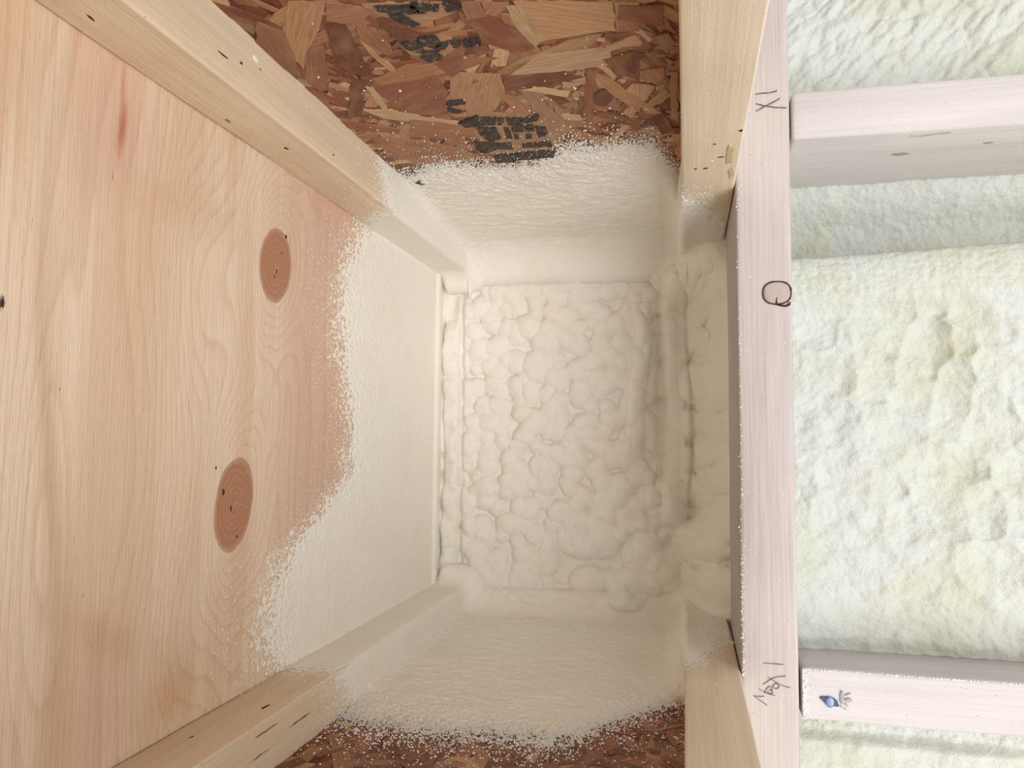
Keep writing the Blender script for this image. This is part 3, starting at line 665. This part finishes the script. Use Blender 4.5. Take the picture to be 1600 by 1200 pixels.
# ceiling film
V_, D_ = np.meshgrid(np.arange(-201, 173, .95), FD, indexing='ij')
s = (D_-edge_d(PLYB, V_))
t = film(s-6, V_, D_, 101, 2.2, .030, 1.0) + .5*fbm(V_/60., D_/14., 8, 3)*sm(20, 80, s)
x = np.clip(4-(DR-D_), 0, 4); t = t + (4-np.sqrt(np.maximum(16-x*x, 0)))
x = np.clip(7-np.minimum(V_-VT, VB-V_), 0, 7); t = t + sm(30, 90, s)*(7-np.sqrt(49-x*x))*.7
parts.append(body(W(UP+t, V_, D_), W(UP-1.5+t*0, V_, D_)))
# film over the flange: down its inner face, round the arris and along its underside
def filR(D, R):
    x = np.clip(R-(DR+7-D), 0, R); return R-np.sqrt(np.maximum(R*R-x*x, 0))
def flange_strip(side, vin, vw, sedge, k):
    L = np.concatenate([np.arange(0, 38, 1.), 38+np.arange(0, 4.8, .6), 43+np.arange(0, 40, 1.)])
    S, D = np.meshgrid(L, FD, indexing='ij'); r = 3.
    th = np.clip((S-38.)/r, 0, math.pi/2)
    u = np.where(S < 38, UP+S, UP+38+r*np.sin(th)); v = np.where(S < 38, vin, vin-side*(r-r*np.cos(th)))
    v = np.where(S > 42.7, vin-side*(r+S-42.7), v)
    nu = np.sin(th); nv = side*np.cos(th)
    s = D - sedge(S)
    t = film(s, S, D, k, 2.0, .04, .8) + filR(D, 23)*sm(2, 14, S) + .8*sm(40, 130, s)*fbm(S/15., D/26., k+3, 3)
    t = t + sm(50, 160, s)*6*sm(62, 80, S)
    return body(W(u+nu*t, v+nv*t, D), W(u-nu*1.2, v-nv*1.2, D))
parts.append(flange_strip(1, VT, WTV, lambda S: 652-S*1.0, 131))
parts.append(flange_strip(-1, VB, WBV, lambda S: np.interp(S, [0, 41, 60, 80], [522, 522, 535, 552]), 151))
# webs
def web_sheet(side, vw, tab, k, tmax, R):
    U, D = np.meshgrid(np.arange(UF-2, 3, .95), FD, indexing='ij')
    s = D - edge_d(tab, U)
    t = film(s, U, D, k, tmax, .10, 2.0) + .3
    t = t + sm(10, 60, s)*(2.4*fbm(U/14., D/7., k+1, 4)+2.4*fbm(U/45., D/40., k+2, 3))
    t = t + filR(D, R)
    x = np.clip(16-(U-UF), 0, 16); t = t + sm(20, 90, s)*(16-np.sqrt(256-x*x))*.9
    x = np.clip(22-(UB0-U), 0, 22); t = t + sm(0, 60, s)*(22-np.sqrt(22**2-x*x))*1.4
    return body(W(U, vw+side*t, D), W(U, vw-side*1.5+t*0, D))
parts.append(web_sheet(1, WTV, WT, 171, 14, 44))
parts.append(web_sheet(-1, WBV, WB, 191, 8, 28))
# bottom flanges: across the top, round the arris, down the inner face
def lower_strip(side, vin, vw, sedge, k, tb):
    w = abs(vin-vw); L = np.concatenate([np.arange(0, w-2.5, 1.), w-2.5+np.arange(0, 4, .6), w+1.6+np.arange(0, 37, 1.)])
    S, D = np.meshgrid(L, FD, indexing='ij'); r = 2.5
    th = np.clip((S-(w-r))/r, 0, math.pi/2)
    v = np.where(S < w-r, vw+side*S, vin-side*(r-r*np.sin(th))); u = np.where(S < w-r, UB0, UB0+r-r*np.cos(th))
    u = np.where(S > w+1.5, UB0+r+(S-w-1.5), u)
    nu = -np.cos(th); nv = side*np.sin(th)
    s = D - sedge(S-w)
    t = film(s, S, D, k, 3., .05, 1.2) + sm(0, 80, s)*(1.2*fbm(S/10., D/10., k+1, 3))
    t = t + tb*sm(10, 70, s)*sm(w+14, w-6, S)*(1+.5*fbm(S/20., D/16., k+4, 3)) + filR(D, 38)
    return body(W(u+nu*t, v+nv*t, D), W(u-nu*1., v-nv*1., D))
parts.append(lower_strip(1, VT, WTV, lambda x: np.interp(x, [-38, 0, 20, 40], [640, 625, 655, 735]), 211, 2))
parts.append(lower_strip(-1, VB, WBV, lambda x: np.interp(x, [-34, 0, 15, 40], [640, 618, 645, 715]), 231, 2))
v_, q_, f_ = join(parts)
foam = mesh_obj('spray_foam', v_, f_, M_FOAM, quads=q_, origin=W(-120, -10, DR))
tag(foam, 'lumpy cream spray foam lining the deep joist bay in the middle of the photo', 'foam insulation')

# droplets of overspray around the sprayed zone
def droplets(which, owner, seed):
    rnd = np.random.RandomState(seed); pos = []; nor = []; rad = []
    def add(u, v, d, n, dens, r0=.28, r1=.75):
        keep = rnd.rand(np.size(d)) < dens
        u, v, d = [np.broadcast_to(a, keep.shape)[keep] for a in (u, v, d)]
        pos.append(np.stack([u, v, d], 1)); nor.append(np.tile(n, (len(u), 1)).astype(float)); rad.append(rnd.uniform(r0, r1, len(u))*rnd.uniform(.6, 1.15, len(u)))
    def dens(s, w=11., tail=.012, tw=60.):         # s<0 outside
        return np.clip(np.exp(np.minimum(s, 0)/w)*.9, 0, 1)*(s < 26) + tail*np.exp(np.minimum(s, 0)/tw)
    def zone(a0, a1, n):
        return rnd.uniform(a0, a1, n), rnd.uniform(250, 700, n)
    def bay():
     A = 370*450; v, d = zone(VT, VB, int(A*.55)); s = d-edge_d(PLYB, v)+12*fbm(v/26., d/26., 101, 4); add(UP, v, d, (1, 0, 0), dens(s, 17), .22, .55)
     n = int(250*450*.75)
     u, d = zone(UF, UB0, n); s = d-edge_d(WT, u)+16*fbm(u/26., d/26., 171, 4); add(u, WTV+1.6, d, (0, 1, 0), dens(s, 13, .02), .3, .75)
     u, d = zone(UF, UB0, n); s = d-edge_d(WB, u)+16*fbm(u/26., d/26., 191, 4); add(u, WBV-1.6, d, (0, -1, 0), dens(s, 14, .05), .3, .75)
     n = int(40*450*.6)
     u, d = zone(UP, UF, n); add(u, VT, d, (0, 1, 0), dens(d-(652-(u-UP)), 14), .25, .6)
     u, d = zone(UP, UF, n); add(u, VB, d, (0, -1, 0), dens(d-522, 14), .25, .6)
     v, d = zone(WTV, VT, n); add(UF, v, d, (1, 0, 0), dens(d-600, 14), .25, .6)
     v, d = zone(VB, WBV, n); add(UF, v, d, (1, 0, 0), dens(d-540, 14), .25, .6)
     u, d = zone(UB0, UB1, n); add(u, VT, d, (0, 1, 0), dens(d-(625+np.clip(u-20, 0, 20)*5), 8, .01), .25, .7)
     u, d = zone(UB0, UB1, n); add(u, VB, d, (0, -1, 0), dens(d-(625+np.clip(u-15, 0, 22)*3), 8, .02), .25, .7)
    def on_plate():
     # along the arris of the top plate
     n = 2600; v = rnd.uniform(-200, 175, n); add(41.3+rnd.normal(0, .9, n), v, DF+.3+rnd.uniform(0, 1., n), (-.6, 0, -.8), .12+.75*sm(60, 175, v)+.25*sm(-150, -200, v), .3, .75)
     n = 900; v = rnd.uniform(-350, 350, n); add(rnd.uniform(42, 78, n), v, DF-.0+v*0, (0, 0, -1), .07, .25, .5)
    def on_stud():
     n = 500; v = rnd.uniform(166, 202, n); add(82.5+rnd.exponential(1.5, n), v, DF+.8+v*0, (0, 0, -1), .5, .3, .6)
     u = rnd.uniform(83, 300, n); add(u, 166.5+u*0, DF+1.2+u*0, (0, -.7, -.7), .25, .3, .8)
    dict(bay=bay, plate=on_plate, stud=on_stud)[which]()
    P = np.concatenate(pos); N = np.concatenate(nor); N /= np.linalg.norm(N, axis=1, keepdims=True); R = np.concatenate(rad)
    m = len(P)
    ref = np.where(np.abs(N[:, :1]) > .9, np.array([[0, 1., 0]]), np.array([[1., 0, 0]]))
    T = np.cross(N, ref); T /= np.linalg.norm(T, axis=1, keepdims=True); B = np.cross(N, T)
    an = rnd.uniform(0, math.pi, m)[:, None]; T, B = T*np.cos(an)+B*np.sin(an), B*np.cos(an)-T*np.sin(an)
    st = rnd.uniform(.8, 1.8, m)[:, None]
    K = 6; vs = []
    for j in range(K):
        t = j*2*math.pi/K; vs.append(P - N*R[:, None]*.5 + (T*st*math.cos(t)+B*math.sin(t))*R[:, None])
    for j in range(3):
        t = (j+.25)*2*math.pi/3; vs.append(P + N*R[:, None]*.75 + (T*st*math.cos(t)+B*math.sin(t))*R[:, None]*.45)
    Vv = np.stack(vs, 1).reshape(-1, 3); base = (np.arange(m)*9)[:, None]
    tri = []
    for j in range(3):
        a, b, c = 2*j, 2*j+1, (2*j+2) % 6; t0 = 6+j; t1 = 6+(j+1) % 3
        tri += [[a, b, t0], [b, c, t0], [c, t1, t0]]
    tri.append([6, 7, 8]); q = (np.array(tri)[None]+base[:, None]).reshape(-1, 3)
    o = mesh_obj('overspray_droplets', W(Vv[:, 0], Vv[:, 1], Vv[:, 2]), None, M_SPECK, owner, quads=q)
    tag(o, 'fine white specks of overspray', kind='stuff')
droplets('bay', foam, 8); droplets('plate', plate, 9); droplets('stud', s2, 10)

# ---------------------------------------------------------------- foam in the stud cavities
def cavity(v0, v1, fn, name_label, step=1.3):
    lu = np.unique(np.concatenate([np.arange(80.5, 310, step), np.arange(310, 640, 2.6), np.linspace(640, 2380, 90)]))
    lv = np.arange(v0, v1+.01, step) if v1-v0 < 420 else np.unique(np.concatenate([np.arange(v0, -400, 5.) if v0 < -400 else [v0], np.arange(max(v0, -400), min(v1, 340), step), np.arange(340, v1+.01, 5.) if v1 > 340 else [v1]]))
    U, V = np.meshgrid(lu, lv, indexing='ij')
    Dm = fn(U, V)
    v_, q_, f_ = body(W(U, V, Dm), W(U, V, 895))
    o = mesh_obj('spray_foam', v_, f_, M_FOAMW, quads=q_, origin=W(2380, (v0+v1)/2, 890))
    tag(o, name_label, 'foam insulation', None)
    return o
def rough(U, V, k, pit=1.):
    a = bubbles(U, V, 25, k, .5, .95); b = bubbles(U+90, V, 14, k+4, .5, .9)
    h = -8*pit*a*(.4+vnoise(U/60., V/60., k+3)) + 2.0*b*vnoise(U/40., V/40., k+8) + 7*fbm(U/75., V/75., k+1, 3) + 5.0*fbm(U/15., V/15., k+2, 4) + .9*fbm(U/3., V/3., k+6, 3)
    return h
def mid_fn(U, V):
    face = 662 - rough(U, V, 301, (.55+.6*sm(130, 190, U))*(1-.65*sm(40, 90, V)))
    # smooth roll near the upper stud, a hollow behind it
    roll = 655 + .9*np.abs(fbm(U/9., V/5., 311, 3))*4 - 1.2*fbm(U/4., V/12., 312, 3)
    lip = -158 + 3.0*np.sin(U/60.) + 1.5*fbm(U/12., V*0, 313, 3)
    x = np.clip((lip+34-V)/34., 0, 1.); roll = roll + 16*(1-np.sqrt(1-np.minimum(x, .999)**2))
    w = sm(-121, -100, V+6*fbm(U/30, V*0, 314, 2))
    f = roll*(1-w) + face*w
    hollow = 730 + 24*sm(-233, -190, V)*1 - rough(U, V, 321, .4)*.8 - 2*fbm(U/3., V/3., 325, 3)
    g = sm(lip-1.5, lip+2.5, V); f = hollow*(1-g) + f*g
    # meets the lower stud
    f = f + 5*sm(152, 166, V)
    return f
def up_fn(U, V):
    a = (U+V*.9)/1.35; b = (V-U*.9)/1.35
    return 668 - 6*fbm(a/7., b/24., 331, 4) - 9*fbm(U/50., V/50., 332, 3) - 3*pillows(a*1.6, b, 22, 333, .3) - 1.*fbm(U/3., V/3., 335, 3)
def low_fn(U, V):
    f = 668 - rough(U, V, 341, .5)*.7 - 1.5*np.abs(fbm(U/3.5, V/3.5, 345, 3))*4*(1-sm(222, 232, V))
    return f - 9*sm(226, 236, V)
cavity(-233.5, 166, mid_fn, 'broad pitted pale white spray foam between the two wall studs')
cavity(-900, -272, up_fn, 'pale white spray foam with slanting ripples in the top right corner of the photo')
cavity(204, 900, low_fn, 'grainy white spray foam strip below the nailed wall stud')

# ---------------------------------------------------------------- the rest of the room
def slab(name, u0, u1, v0, v1, d0, d1, mat, label):
    p, q = board(u0, u1, v0, v1, d0, d1, r=2, step=400)
    o = mesh_obj(name, W(p[:, 0], p[:, 1], p[:, 2]), None, mat, quads=q, origin=W(u1, (v0+v1)/2, (d0+d1)/2))
    return tag(o, label, 'wall' if 'wall' in name else 'floor', kind='structure')
slab('wall_back', UP+1, ZC*1000-.5, -1500, 1500, 896, 1000, M_CONC, 'concrete wall and rim behind the foam')
slab('floor', ZC*1000, ZC*1000+100, -3500, 3500, -4500, 1000, M_CONC, 'grey concrete floor of the room')
